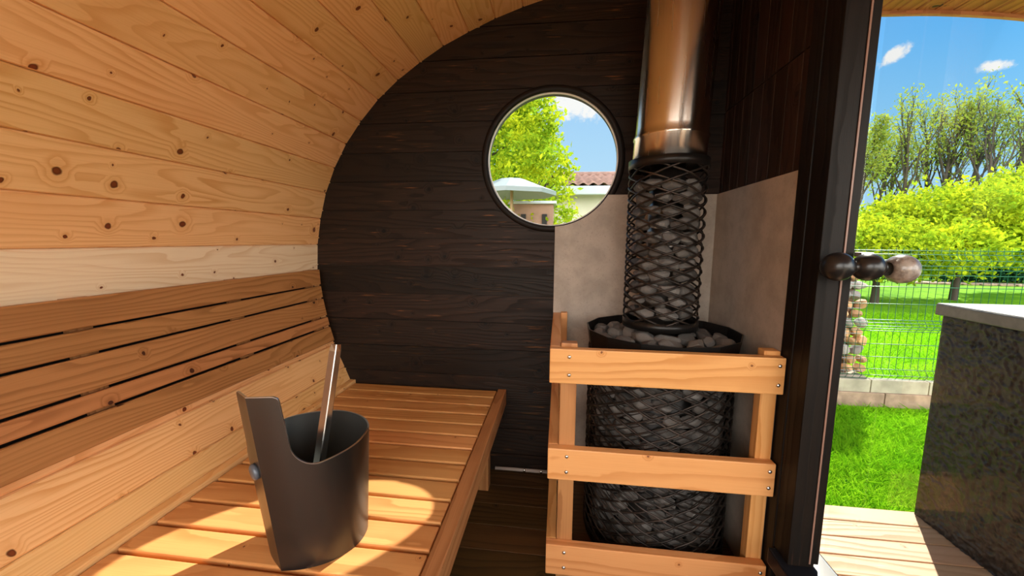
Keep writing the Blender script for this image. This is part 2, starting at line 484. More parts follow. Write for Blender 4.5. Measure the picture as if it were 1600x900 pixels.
def arch_x(z):
    k = AD[:, 1] <= AD[:, 1].max()
    i0 = int(np.argmax(AD[:, 1])); return float(np.interp(z, AD[:i0, 1], AD[:i0, 0]))
YB = -1.05                                 # rear end, behind the camera
S0 = arch_s(1.138); SW = .1175
def stave(mb, s0, s1, y0, y1, th=.042, curve=arch_at):
    a = curve(s0 + .0006); b = curve(s1 - .0006); t = (b - a) / np.linalg.norm(b - a); nrm = np.array((-t[1], t[0]))   # outward = left of travel
    c = .0035
    pts = [a + nrm * c, a + t * c, b - t * c, b + nrm * c, b + nrm * (c + .004), b + t * .007 + nrm * (c + .0045), b + t * .007 + nrm * th, a + t * .0085 + nrm * th, a + t * .0085 + nrm * (c + .002)]
    mb.prism([tuple(p) for p in pts], y0, y1, 1)
M['spruce_pale_glow'] = wood('spruce_pale_glow', rgb('#f6dab4'), rgb('#dfb585'), rgb('#75391a'), 2.3, .55, .04, .36)  # paler stave, with the whitish daylight glow also put into its colour
mbw = MB(); mbc = MB()
pale_faces = []
k0 = -int((S0 - 0.02) / SW)
s = S0 + k0 * SW
while s + .02 < AS[-1]:
    e = min(s + SW, AS[-1])
    n0 = len(mbw.bm.faces)
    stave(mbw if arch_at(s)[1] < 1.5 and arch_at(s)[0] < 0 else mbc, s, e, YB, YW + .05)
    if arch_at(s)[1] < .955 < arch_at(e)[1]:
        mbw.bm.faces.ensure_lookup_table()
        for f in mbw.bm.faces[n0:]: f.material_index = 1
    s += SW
struct(mbw.build('wall_left', [M['spruce'], M['spruce_pale_glow']]), 'curved spruce wall of long horizontal staves behind the bench')
struct(mbc.build('ceiling', M['spruce']), 'curved spruce ceiling staves')

# end wall of dark horizontal planks, round hole for the window
WC = (-.041, 1.379); WR = .263
mb = MB()
def hole(z, r):
    d = r * r - (z - WC[1]) ** 2
    return math.sqrt(d) if d > 0 else 0.0
def wall_piece(mb, z0, z1, y0, y1, r, x0=None, x1=.66):
    """one horizontal plank between arch and side wall, minus the round hole"""
    fx = (lambda z: arch_x(min(z, 2.045)) - .01) if x0 is None else (lambda z: x0)
    lo, hi = WC[1] - r, WC[1] + r
    cuts = [z0] + [q for q in (lo, hi) if z0 < q < z1] + [z1]
    for a, c in zip(cuts, cuts[1:]):
        zz = np.linspace(a, c, 9 if not (lo <= (a + c) / 2 <= hi) else 22)
        if lo <= (a + c) / 2 <= hi:
            mb.prism([(fx(z), z) for z in zz] + [(WC[0] - hole(z, r), z) for z in zz[::-1]], y0, y1, 1, 0, grain=0)
            k = UVK[0]
            mb.prism([(WC[0] + hole(z, r), z) for z in zz] + [(x1, z) for z in zz[::-1]], y0, y1, 1, 0, grain=0)
        else:
            mb.prism([(fx(z), z) for z in zz] + [(x1, z) for z in zz[::-1]], y0, y1, 1, 0, grain=0)
zs = -.04
while zs < 2.06:
    z0, z1 = zs, min(zs + .1215, 2.07)
    wall_piece(mb, z0 + .0022, z1 - .0022, YW, YW + .02, WR + .02)
    wall_piece(mb, z0, z1, YW + .006, YW + .045, WR + .0205)
    zs += .1215
wall_end = mb.build('wall_back', M['dark'])
struct(wall_end, 'black-brown stained end wall of horizontal planks with a round window')

# round window: ring, bead coloured like the glass-edge reflection, pane
win = bpy.data.objects.new('window_1', None); C.objects.link(win); win.location = (WC[0], YW, WC[1]); PINV[win.name] = Matrix.Translation(-Vector(win.location))
struct(win, 'round window with dark ring frame in the end wall')
b = MB(); b.lathe([(WR + .004, -.004), (WR + .008, -.008), (WR + .026, -.008), (WR + .030, -.004), (WR + .030, .0), (WR + .018, .002), (WR + .018, .055), (WR + .004, .055)], (WC[0], YW, WC[1]), (0, 1, 0), 96, closed=True)
b.build('window_frame', M['frame'], win)
b = MB(); b.lathe([(WR, .006), (WR + .006, .006), (WR + .006, .016), (WR, .016)], (WC[0], YW, WC[1]), (0, 1, 0), 96, closed=True)
b.build('glazing_bead', plain('bead_reflection', rgb('#e4e0dc'), .3), win)  # pale colour stands in for the bright reflection at the glass edge
b = MB(); b.lathe([(0, .018), (WR + .012, .018), (WR + .012, .023), (0, .023)], (WC[0], YW, WC[1]), (0, 1, 0), 96)
b.build('pane', M['glass'], win)

# cement board heat shields
XR = .62
b = MB(); b.box(-.022, XR - .001, YW - .012, YW - .001, .0, 1.237, 0, .0015)
shield = b.build('heat_shield_panel', M['cement'])
cutr = cylinder_cutter(WR + .0085, YW - .1, YW + .2, WC[0], WC[1]); cut(shield, cutr); drop(cutr)
tag(shield, 'grey cement board on the end wall behind the stove, notched around the round window', 'panel')
b = MB(); b.box(XR - .012, XR - .001, 1.118, YW - .0125, .0, 1.237, 1, .0015)
tag(b.build('heat_shield_panel', M['cement']), 'grey cement board on the side wall between stove and door frame', 'panel')

# right wall of dark vertical boards, door opening at Y .15 - .947
def vboards(mb, y0, y1, z0, z1, w=.068, x0=XR, x1=XR + .045):
    n_ = max(1, round((y1 - y0) / w)); d = (y1 - y0) / n_
    for i in range(n_):
        mb.box(x0, x1, y0 + i * d + .0008, y0 + (i + 1) * d - .0008, z0, z1, 2, .003)
mb = MB()
vboards(mb, 1.10, YW + .045, -.04, 1.545)
vboards(mb, 1.10, YW + .045, 1.548, 2.06)
vboards(mb, -1.05, -.85, -.04, 2.06)
mb.box(XR, XR + .045, -.85, 1.1, 1.97, 2.06, 1, .003)
mb.box(XR, XR + .045, -.85, 1.1, -.04, .169, 1, .003)
struct(mb.build('wall_right', M['darkwall']), 'dark stained side wall of vertical boards beside the door')
# unseen rear end wall, its wide opening added to let in fill light
mb = MB()
mb.box(-1.1, .66, YB - .05, YB, -.04, .32, 0, .003)
mb.box(-1.1, .66, YB - .05, YB, 1.93, 2.06, 0, .003)
mb.box(-1.1, -.98, YB - .05, YB, .32, 1.93, 2, .003)
mb.box(.56, .66, YB - .05, YB, .32, 1.93, 2, .003)
struct(mb.build('wall_front', M['dark']), 'end wall behind the camera with a wide opening added to let in light')

# door frame and glass door (hinged on the far side, closed)
SILL = plain('black_sill', (.012, .013, .017), .3); SILL.node_tree.nodes['Principled BSDF'].inputs['Specular IOR Level'].default_value = .12
fr = bpy.data.objects.new('door_1', None); C.objects.link(fr); struct(fr, 'glass door in a black wooden frame, round knob, garden outside')
PINV[fr.name] = Matrix()
b = MB(); b.box(.606, .66, 1.066, 1.118, -.03, 2.03, 2, .004); b.build('casing', M['frame'], fr)
b = MB(); b.box(.619, .672, 1.0010, 1.0655, -.03, 2.03, 2, .003); b.build('jamb', M['frame'], fr)
b = MB(); b.box(.608, .6575, .9995, 1.0655, .2155, 2.03, 2, .003)
b.build('jamb', M['frame'], fr)
b = MB(); b.box(.6577, .6618, .998, 1.0, .226, 2.03, 2, .0005); b.build('seal_strip', M['seal'], fr)
b = MB(); b.box(.662, .6805, .9985, 1.0655, .226, 2.03, 2, .002); b.build('door_stop', M['frame'], fr)
b = MB(); b.box(.590, .72, -.85, 1.06, .17, .2155, 1, .004); b.build('sill', SILL, fr)
b = MB(); b.box(.60, .70, -.85, 1.02, 1.965, 2.02, 1, .004); b.build('lintel', M['frame'], fr)
b = MB(); b.box(.60, .72, .03, .11, .2155, 1.97, 2, .004); b.build('jamb', M['frame'], fr)
b = MB(); b.box(.706, .714, .112, 1.035, .220, 1.962, 2, .001); b.build('glass_leaf', M['glass'], fr)
b = MB(); b.box(.690, .698, -.85, .03, .218, 1.964, 2, .001); b.build('added_glass_panel', M['glass'], fr)  # unseen side glazing, added to let in more daylight
KY, KZ = .945, .998
b = MB()
def ball(c, r, neck): return [(r * math.sin(t), c - r * math.cos(t)) for t in np.linspace(.0 if neck[0] is None else neck[0], pi if neck[1] is None else pi - neck[1], 18)]
prof = ball(.613, .0318, (None, .42)) + ball(.6745, .0305, (.45, .42)) + [(.013, .7055)]
prof[0] = (0, prof[0][1])
b.lathe(prof, (0, KY, KZ), (1, 0, 0), 40)
kn = b.build('door_knob', M['knobblack'], fr)
b = MB(); prof = [(.015, .7145)] + ball(.741, .0315, (.55, None)); prof[-1] = (0, prof[-1][1])
b.lathe(prof, (0, KY, KZ - .003), (1, 0, 0), 40)
tag(b.build('door_knob', M['knobclear'], fr), 'mottled grey outer knob')
b = MB(); b.box(.674, .700, .968, .990, 1.020, 1.030, 0, .001); b.build('latch_plate', M['bolt'], fr)

# floor and a thin rod along the end wall
mb = MB(); y = -1.05
while y < YW - .01:
    mb.box(-1.0, XR + .04, y + .001, min(y + .118, YW) - .001, -.04, 0, 0, .002); y += .118
struct(mb.build('floor', M['floor']), 'dark brown stained floorboards')
b = MB(); b.tube([(-.27, YW - .010, .014), (-.03, YW - .010, .014)], .008, 10)
p = b.build('floor_rod', plain('dull_rod', rgb('#b8a79b'), .35))  # thin dull grey rod at floor level
tag(p, 'thin grey rod lying along the foot of the end wall', 'pipe')
for xx in (-.135, -.06):
    b = MB(); b.lathe([(0, -.0045), (.0052, -.003), (.006, .001), (.003, .008), (0, .011)], (xx, YW - .0205, .016), (0, 0, 1), 14)
    b.build('glint', plain('glint_metal', (.9, .88, .84), .1, 1), p)  # small shiny bodies added as the two glints by the rod

# outside: terrace deck, porch roof
mb = MB(); y = 1.602
while y > -1.1:
    mb.box(.70, 2.35, y - .0905 + .0022, y - .0022, -.035, 0, 0, .003); y -= .0905
mb.box(.70, 2.35, -1.1, 1.59, -.2, -.04, 0, .003)
struct(mb.build('terrace_deck', M['deck']), 'pale wooden terrace boards outside the glass door')
PR = dense([(.64, 1.935), (.85, 1.905), (1.1, 1.882), (1.32, 1.872), (1.58, 1.842), (1.75, 1.80), (1.95, 1.72)], 12)
PS = np.concatenate([[0], np.cumsum(np.linalg.norm(np.diff(PR, axis=0), axis=1))])
def pr_at(s): return np.array([np.interp(s, PS, PR[:, 0]), np.interp(s, PS, PR[:, 1])])
mb = MB(); s = 0
while s < PS[-1] - .02:
    stave(mb, s, min(s + .06, PS[-1]), -1.1, YW, .03, pr_at); s += .06
roof = struct(mb.build('porch_roof', M['roofwood']), 'curved brown board underside of the porch roof above the door')
mb = MB()
for i in range(0, len(PR) - 1, 3):
    a, c = PR[i], PR[min(i + 3, len(PR) - 1)]
    mb.prism([tuple(a - (0, .012)), tuple(c - (0, .012)), tuple(c + (0, .055)), tuple(a + (0, .055))], YW + .0005, YW + .016, 1, 0, grain=0)
mb.build('edge_trim', M['alder_red'], roof)

# ------------------------------------------------------------------ bench
BZ = .385
bench = thing('sauna_bench', 'long low wooden bench of crosswise slats along the curved wall', 'bench', (-.58, .3, 0))
y = 1.641
slat0 = None
while y > -.9:
    b = MB(); b.box(-.930, -.2635, y - .0715, y, BZ - .026, BZ, 0, .004)
    b.build('slat', M['alder'], bench); y -= .0832
b = MB(); b.box(-.2595, -.222, YB + .02, YW - .004, .318, BZ + .004, 1, .004); b.build('fascia', M['alder_red'], bench)
b = MB(); b.box(-.962, -.934, YB + .02, YW - .004, BZ - .04, BZ + .012, 1, .003); tag(b.build('rear_strip', M['spruce'], bench), 'paler strip along the wall')
for xx in (-.84, -.56, -.33):
    b = MB(); b.box(xx - .02, xx + .02, YB + .02, YW - .006, .29, BZ - .0265, 1, .003); b.build('joist', M['alder_red'], bench)
for yy in (-.7, .4, 1.5):
    for xx in (-.80, -.30):
        b = MB(); b.box(xx - .025, xx + .025, yy, yy + .05, 0, .2895, 2, .003); b.build('leg', M['alder_red'], bench)

# ------------------------------------------------------------------ slatted backrest following the wall
back = thing('backrest', 'backrest of five brown slats, wide and narrow in turn, on the curved wall', 'backrest', (-1.06, .3, .58))
def on_arch(z, off):
    s_ = arch_s(z); a = arch_at(s_ - .01); c = arch_at(s_ + .01); t = (c - a) / np.linalg.norm(c - a); nrm = np.array((t[1], -t[0]))
    return arch_at(s_) + nrm * off
for z0, z1 in ((.840, .912), (.781, .8345), (.698, .775), (.650, .689), (.577, .642)):
    a0 = on_arch(z0, .013); a1 = on_arch(z1, .013); q0 = on_arch(z0, .034); q1 = on_arch(z1, .034)
    b = MB(); b.prism([tuple(q0), tuple(q1), tuple(a1), tuple(a0)], YB + .02, YW - .035, 1, .0025)
    b.build('slat', M['slat'], back)
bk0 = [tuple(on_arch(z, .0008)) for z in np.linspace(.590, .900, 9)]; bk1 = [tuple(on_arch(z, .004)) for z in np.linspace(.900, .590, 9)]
b = MB(); b.prism(bk0 + bk1, YB + .02, YW - .04, 1); tag(b.build('gap_shade', M['frame'], back), 'dark sheet put in as the shade in the slat gaps')  # dark sheet stands in for the shade between the slats
for yy in (-.6, .25, .72, 1.15, 1.55):
    ss_ = [on_arch(z, o) for z, o in ((.575, .0042), (.65, .0042), (.74, .0042), (.82, .0042), (.912, .0042))]
    tt = [on_arch(z, o) for z, o in ((.912, .0125), (.82, .0125), (.74, .0125), (.65, .0125), (.575, .0125))]
    b = MB(); b.prism([tuple(p) for p in ss_ + tt], yy, yy + .05, 1, 0, grain=2); b.build('batten', M['slat'], back)

# ------------------------------------------------------------------ guard rail around the stove
RY0, RY1 = 1.080, 1.108
RX0, RX1 = -.021, .603
guard = thing('guard_rail', 'three-board pale wooden guard rail with bolts in front of the stove', 'railing', (.29, 1.09, 0))
for z0, z1 in ((.645, .746), (.350, .446), (.040, .138)):
    b = MB(); b.box(RX0, RX1, RY0, RY1, z0, z1, 0, .003); rb = b.build('rail', M['railwood'], guard)
    for xx in (.034, .588):
        for zz in (z0 + .026, z1 - .022):
            b = MB(); b.lathe([(0, -.0035), (.003, -.0032), (.0055, -.001), (.0058, .002), (0, .002)], (xx, RY0, zz), (0, 1, 0), 12)
            o_ = b.build('bolt', M['bolt'], rb)
    b = MB(); b.box(RX0, .010, RY1 + .0005, YW - .014, z0, z1, 1, .003); b.build('side_rail', M['railwood'], guard)
b = MB(); b.box(.0105, .058, RY1 + .0005, RY1 + .034, 0, .756, 2, .003); tag(b.build('post', M['alder_red'], guard), 'darker reddish corner post')
b = MB(); b.box(.0105, .038, YW - .050, YW - .0135, 0, .752, 2, .003); b.build('post', M['railwood'], guard)
b = MB(); b.box(.560, .602, RY1 + .0005, RY1 + .036, 0, .757, 2, .003); b.build('post', M['railwood'], guard)

# ------------------------------------------------------------------ stove
SX, SY = .350, 1.372
RB, RC = .236, .119
stove = thing('sauna_stove', 'black wood-burning sauna stove of wire mesh baskets filled with stones', 'stove', (SX, SY, 0))
b = MB(); b.lathe([(0, .0), (.235, .0), (.235, .02), (.165, .022), (.165, .62), (.13, .66), (0, .66)], (SX, SY, 0), n=40); b.build('firebox', M['blacksteel'], stove)
def lattice(cx, cy, r, z0, z1, n_, hh, wr, steps=12):
    """expanded-metal net: n_ strands each way, diamond height hh"""
    mb = MB(); pitch = n_ * hh
    for sgn in (1, -1):
        for i in range(n_):
            a0 = 2 * pi * i / n_ + (.13 if sgn > 0 else 0)
            L = []
            tot = (z1 - z0) / pitch * 2 * pi; k = max(4, int(tot / (2 * pi / n_) * 6))
            for j in range(k + 1):
                t = j / k
                a = a0 + sgn * tot * t
                ph = tot * t / (2 * pi / n_) * 2 * pi
                rr = r + (.0022 * sgn) * math.cos(ph) 
                L.append((cx + rr * math.cos(a), cy + rr * math.sin(a), z0 + (z1 - z0) * t))
            mb.tube(L, wr, 5)
    return mb
lattice(SX, SY, RB, .03, .70, 18, .037, .0033).build('basket_mesh', M['meshsteel'], stove)
lattice(SX, SY, RB - .012, .03, .70, 17, .041, .0017).build('basket_mesh', M['meshsteel'], stove)
b = MB()
n_ = 11
def ringband(mb, cx, cy, r0, r1, z0, z1, th, n, ph=0.0, wob=0.0):
    mb.lathe([(r0, z0), (r1, z1), (r1 - th, z1), (r0 - th, z0)], (cx, cy, 0), n=n, closed=True, smooth=n > 20)
ringband(b, SX + .002, SY, RB + .006, RB + .017, .685, .752, .004, 14)
b.build('basket_rim', M['blacksteel'], stove)
b = MB(); ringband(b, SX, SY, RB + .004, RB + .004, .02, .045, .006, 48); b.build('base_ring', M['blacksteel'], stove)
lattice(SX - .003, SY, RC, .785, 1.288, 7, .038, .0035).build('column_mesh', M['meshsteel'], stove)
b = MB(); ringband(b, SX - .003, SY, RC + .004, RC + .004, .762, .790, .005, 48); b.build('column_ring', M['blacksteel'], stove)
b = MB(); b.lathe([(RC + .006, 1.284), (RC + .006, 1.312), (.056, 1.312), (.056, 1.306), (RC, 1.304), (RC, 1.284)], (SX - .003, SY, 0), n=48, closed=True); b.build('column_ring', M['blacksteel'], stove)
b = MB(); b.lathe([(0, .66), (.055, .66), (.055, 1.306), (0, 1.306)], (SX - .003, SY, 0), n=40); b.build('smoke_pipe', plain('sooty_steel', (.35, .31, .28), .35, 1), stove)

# flue pipe
flue = thing('flue_pipe', 'polished steel chimney flue rising from the stone-filled column to the roof', 'flue', (SX - .003, SY, 1.312))
RF = .113
b = MB(); top = 2.075
b.lathe([(0, 1.313), (RF, 1.313), (RF, 1.376), (RF + .0035, 1.379), (RF + .0035, 1.385), (RF, 1.388), (RF - .002, 1.41), (RF - .002, 1.97), (0, 1.97)], (0, 0, 0), n=72)
fo = b.build('pipe', M['steel'], flue)
for v in fo.data.vertices:      # the pipe leans slightly to the right as it rises
    v.co.x += SX - .003 + (v.co.z - 1.313) * .045; v.co.y += SY

# ------------------------------------------------------------------ stones
def stone_mesh(i, rad=1.0):
    rr = random.Random(100 + i)
    bm = bmesh.new(); bmesh.ops.create_icosphere(bm, subdivisions=3, radius=1)
    planes = []
    for _ in range(13):
        d = Vector((rr.gauss(0, 1), rr.gauss(0, 1), rr.gauss(0, 1))).normalized(); planes.append((d, rr.uniform(.66, .9)))
    sc = Vector((rr.uniform(.95, 1.15), rr.uniform(.8, .95), rr.uniform(.62, .8)))
    for v in bm.verts:
        p = v.co.copy()
        for d, h in planes:
            q = p.dot(d)
            if q > h: p -= d * (q - h) * .93
        p = Vector((p.x * sc.x, p.y * sc.y, p.z * sc.z))
        v.co = p * (1 + rr.uniform(-.012, .012)) * rad
    for f in bm.faces: f.smooth = False
    me = bpy.data.meshes.new('stove_stone'); bm.to_mesh(me); bm.free(); me.materials.append(M['stone'])
    return me
SM = [stone_mesh(i) for i in range(8)]
proto_stone = None
def stone(loc, size, label, group, ang=None):
    global proto_stone
    if proto_stone is None:
        o = bpy.data.objects.new('stove_stone', SM[0])
        proto_stone = o
    else:
        o = proto_stone.copy()
    o.data = SM[R.randrange(8)]
    C.objects.link(o)
    o.location = loc; o.scale = size if isinstance(size, (tuple, list)) else (size,) * 3
    o.rotation_euler = ang if ang else (R.uniform(-.5, .5), R.uniform(-.5, .5), R.uniform(0, 6.3))
    return tag(o, label, 'stone', group)
LC = 'dark grey stone inside the tall mesh column under the flue'
LB = 'dark grey stone behind the wide lower basket mesh of the stove'
LT = 'dark grey stone lying loose on the open top of the stove basket'
z = .812; row = 0
while z < 1.262:
    n_ = 8
    for i in range(n_):
        a = 2 * pi * (i + .5 * (row % 2)) / n_ + R.uniform(-.07, .07)
        if math.sin(a) > .35: continue
        if z > 1.235 and -2.2 < a - 2 * pi < -1.1 + .0: continue
        rr = .0855
        q = R.uniform(.9, 1.15)
        stone((SX - .003 + rr * math.cos(a), SY + rr * math.sin(a), z + R.uniform(-.004, .004)), (.038 * q, .0265, .0305 * q), LC, 'stones in the tall mesh column', (R.uniform(-.25, .25), R.uniform(-.2, .2), a + pi / 2))
    z += .0415; row += 1
z = .062; row = 0
while z < .68:
    n_ = 20
    for i in range(n_):
        a = 2 * pi * (i + .5 * (row % 2)) / n_ + R.uniform(-.03, .03)
        if math.sin(a) > .12: continue
        rr = .192
        if R.random() < .04: continue
        q = R.uniform(.9, 1.15)
        stone((SX + rr * math.cos(a), SY + rr * math.sin(a), z + R.uniform(-.004, .004)), (.036 * q, .0265, .031 * q), LB, 'stones in the lower stove basket', (R.uniform(-.3, .3), R.uniform(-.2, .2), a + pi / 2))
    z += .044; row += 1
for r_, n_, zz in ((.203, 16, .716), (.150, 12, .722), (.095, 8, .728)):
    for i in range(n_):
        a = 2 * pi * i / n_ + R.uniform(-.06, .06)
        q = R.uniform(1.0, 1.4)
        stone((SX + r_ * math.cos(a), SY + r_ * math.sin(a), zz + R.uniform(-.006, .008)), (.036 * q, .026 * q, .027 * q), LT, 'loose stones on top of the stove', (R.uniform(-.4, .4), R.uniform(-.4, .4), a + pi / 2 + R.uniform(-.4, .4)))

# ------------------------------------------------------------------ bucket with ladle
def bucket():
    ctl = [(-.540, .646), (-.497, .657), (-.453, .684), (-.424, .733), (-.430, .79), (-.472, .832), (-.535, .845), (-.598, .812), (-.622, .752), (-.602, .692), (-.540, .646)]
    PT = dense(ctl, 24); PL = np.concatenate([[0], np.cumsum(np.linalg.norm(np.diff(PT, axis=0), axis=1))]); tot = PL[-1]
    CC = np.array((-.515, .748))
    def at(s_): return np.array([np.interp(s_, PL, PT[:, 0]), np.interp(s_, PL, PT[:, 1])])
    HT, HB = .374, .226
    def height(d):      # d: distance along the perimeter from the corner
        w = .043
        if d < w - .010: return HT
        if d < w: u = (d - (w - .010)) / .010; return HT - .010 * (1 - math.sqrt(max(0, 1 - u * u)))
        if d < w + .005: u = (d - w) / .005; return (HT - .010) + (HB + .050 - HT + .010) * u
        if d < w + .045: u = (d - w - .005) / .040; return HB + .050 * (1 - math.sqrt(max(0, 1 - (1 - u) ** 2)))
        return HB + .014 * min(1, (d - w - .045) / .10)
    ss = list(np.concatenate([np.arange(0, .038, .006), np.arange(.040, .0625, .001), np.arange(.064, .11, .003), np.arange(.114, tot / 2, .008)]))
    ss = ss + [tot - q for q in ss[::-1] if q > 0]
    NZ = 14
    def wall(off, z0, extra=0.0):
        rows = []
        for s_ in ss:
            d = min(s_, tot - s_); h = height(d)
            p = at(s_); v = p - CC; ln = np.linalg.norm(v)
            p = CC + v * (1 - off / ln)
            col = []
            for k in range(NZ + 1):
                z = z0 + (h - z0) * k / NZ
                sc_ = 1.0 + .82 * z                     # walls flare upward
                q = CC + (p - CC) * sc_ + np.array((-.014, 0)) * (z / .36)
                col.append(Vector((q[0], q[1], BZ + .001 + z)))
            rows.append(col)
        return rows
    t = thing('sauna_bucket', 'dark grey metal sauna bucket with tall upright grip standing on the bench', 'bucket', (CC[0], CC[1], BZ + .001))
    outer = wall(0, 0); inner = wall(.003, .006)
    n_ = len(ss)
    def sheet(rows, mb, flip=False):
        V = [[mb.bm.verts.new(p) for p in c] for c in rows]
        for i in range(n_):
            for k in range(NZ):
                q = (V[i][k], V[(i + 1) % n_][k], V[(i + 1) % n_][k + 1], V[i][k + 1])
                f = mb.bm.faces.new(q[::-1] if flip else q); f.smooth = True
        return V
    mb = MB(); V = sheet(outer, mb)
    mb.bm.faces.new([V[i][0] for i in range(n_)][::-1])
    crease = set(V[0])
    for e in mb.bm.edges:
        if e.verts[0] in crease and e.verts[1] in crease: e.smooth = False
    mb.build('shell', M['bucket'], t)
    mb = MB(); V = sheet(inner, mb, True); mb.bm.faces.new([V[i][0] for i in range(n_)]); mb.build('liner', M['bucket_in'], t)
    mb = MB()
    for i in range(n_):
        a, b_, c, d = outer[i][-1], outer[(i + 1) % n_][-1], inner[(i + 1) % n_][-1], inner[i][-1]
        up = Vector((0, 0, .0012))
        mb.bm.faces.new([mb.bm.verts.new(q + up) for q in (a, b_, c, d)]).smooth = True
        mb.bm.faces.new([mb.bm.verts.new(q) for q in (a, a + Vector((0, 0, .0012)), b_ + Vector((0, 0, .0012)), b_)][::-1])
        mb.bm.faces.new([mb.bm.verts.new(q) for q in (d, d + Vector((0, 0, .0012)), c + Vector((0, 0, .0012)), c)])
    mb.build('rim', M['bucket_rim'], t)
    # round cap on the left face of the grip
    s_ = tot - .026
    k = 8
    i = min(range(n_), key=lambda j: abs(ss[j] - s_))
    p = outer[i][k]; nn = (outer[i][k + 1] - outer[i][k]).cross(outer[(i + 1) % n_][k] - outer[i][k]).normalized()
    if nn.x > 0: nn = -nn
    mb = MB(); mb.lathe([(0, -.001), (.016, -.001), (.016, .006), (.012, .009), (0, .009)], p, nn, 24); mb.build('cap', M['cap'], t)
    return t
bucket()
# ladle: folded metal channel standing in the bucket
lad = thing('ladle', 'shiny metal ladle with channel-shaped handle standing in the bucket', 'ladle', (-.462, .700, .40))
A = Vector((-.525, .713, .41)); B = Vector((-.495, .800, .814))
ax = (B - A).normalized(); view = ((A + B) / 2 - EYE).normalized()
sd = ax.cross(view).normalized(); nv = sd.cross(ax).normalized()
if nv.dot(view) > 0: nv = -nv
mb = MB()
sec = [(-.0125, -.004), (-.0118, -.0035), (-.0022, .0062), (.0002, .0062), (.0114, -.0045), (.0122, -.0052), (.0108, -.0058), (.0, .0042), (-.0020, .0042), (-.0115, -.0050)]
NV = 26
rings = []
for j in range(NV + 1):
    t_ = j / NV; c = A + (B - A) * t_
    w_ = 1.0 if t_ < .97 else 1.0 - (t_ - .97) * 6
    rings.append([mb.bm.verts.new(c + sd * (x * w_) + nv * y) for x, y in sec])
for j in range(NV):
    for i in range(len(sec)):
        mb.bm.faces.new((rings[j][i], rings[j][(i + 1) % len(sec)], rings[j + 1][(i + 1) % len(sec)], rings[j + 1][i]))
mb.bm.faces.new(rings[0]); mb.bm.faces.new(rings[-1][::-1])
bmesh.ops.recalc_face_normals(mb.bm, faces=mb.bm.faces[:])
mb.build('handle', M['aluminium'], lad)
mb = MB(); mb.lathe([(0, 0), (.030, 0), (.034, .03), (.0325, .03), (.0285, .002), (0, .002)], A + Vector((.012, .028, -.012)), (0, .1, 1), 28); mb.build('bowl', M['aluminium'], lad)

# ------------------------------------------------------------------ dark textured cabinet on the terrace
cab = thing('terrace_cabinet', 'tall dark brown rough-textured box with overhanging slab top on the terrace boards', 'cabinet', (1.75, .9, 0))
from mathutils import noise as NZ_
b = MB(); b.box(1.404, 2.2, -.4, 1.59, .0, .790, 2, .004)
def relief(y, z):
    p = Vector((y * 46, z * 46, 3.1))
    w_ = NZ_.noise_vector(p * .6) * .9
    r_ = 1 - abs(NZ_.noise(p + w_)) * 2.2
    q = 1 - abs(NZ_.noise(p * 2.3 + Vector((9, 4, 1)) + w_)) * 2
    return max(0, r_) ** 3 * .006 + max(0, q) * .0022 + NZ_.noise(p * .25) * .002
ys = list(np.arange(-.395, .45, .03)) + list(np.arange(.45, 1.5851, .0042)) + [1.588]
zs_ = list(np.arange(.002, .789, .0042))
G = [[b.bm.verts.new((1.4035 - .001 - relief(y, z) * min(1, (1.588 - y) / .01), y, z)) for z in zs_] for y in ys]
for i in range(len(ys) - 1):
    for j in range(len(zs_) - 1):
        f = b.bm.faces.new((G[i][j], G[i][j + 1], G[i + 1][j + 1], G[i + 1][j])); f.smooth = True
b.build('body', M['plaster'], cab)
b = MB(); b.box(1.386, 2.22, -.42, 1.602, .7905, .832, 0, .004); tag(b.build('top_slab', M['slab'], cab), 'smooth overhanging slab')
b = MB(); b.box(1.389, 2.217, -.417, 1.599, .8322, .8345, 0, .0008); tag(b.build('top_sheet', plain('pale_sheet', rgb('#c3c6c8'), .3), cab), 'pale grey top surface')

# ------------------------------------------------------------------ garden
GZ = -.2
def flat(name, pts, m):
    b = MB(); b.bm.faces.new([b.bm.verts.new((x, y, GZ)) for x, y in pts]); return struct(b.build(name, m))
flat('lawn', ((.3, 1.6), (120, 1.6), (120, 140), (.3, 140)), M['ground'])['label'] = 'bright green lawn outside the door'
flat('bounce_ground', ((-60, -40), (120, -40), (120, 1.6), (.3, 1.6), (.3, 140), (-60, 140)), M['bounce_ground'])['label'] = 'unseen pale ground added around the cabin for its warm bounce light'  # unseen surface made pale to bounce warm light indoors
def soup(name, verts, faces, m, parent=None):
    me = bpy.data.meshes.new(name)
    me.vertices.add(len(verts)); me.vertices.foreach_set('co', np.asarray(verts, np.float32).ravel())
    k = faces.shape[1]
    me.loops.add(faces.size); me.loops.foreach_set('vertex_index', faces.astype(np.int32).ravel())
    me.polygons.add(len(faces)); me.polygons.foreach_set('loop_start', np.arange(0, faces.size, k, dtype=np.int32))
    me.update(calc_edges=True); me.validate()
    return link(name, me, m, parent)
def blades(x0, x1, y0, y1, n, h, w):
    p = np.stack([NR.uniform(x0, x1, n), NR.uniform(y0, y1, n), np.full(n, GZ)], 1)
    a = NR.uniform(0, 2 * pi, n); d = np.stack([np.cos(a), np.sin(a), 0 * a], 1)
    hh = h * NR.uniform(.5, 1.2, n)
    lean = np.stack([NR.normal(0, .45, n), NR.normal(0, .45, n), np.ones(n)], 1) * hh[:, None]
    ww = w * NR.uniform(.7, 1.3, n)
    mid = p + lean * .55; tip = p + lean * np.array([1.35, 1.35, .95])
    V = np.stack([p - d * ww[:, None], p + d * ww[:, None], mid + d * ww[:, None] * .7, tip, mid - d * ww[:, None] * .7], 1).reshape(-1, 3)
    F = np.arange(n * 5).reshape(n, 5)
    return V, F
V1, F1 = blades(.9, 3.6, 1.62, 3.1, 52000, .055, .0022)
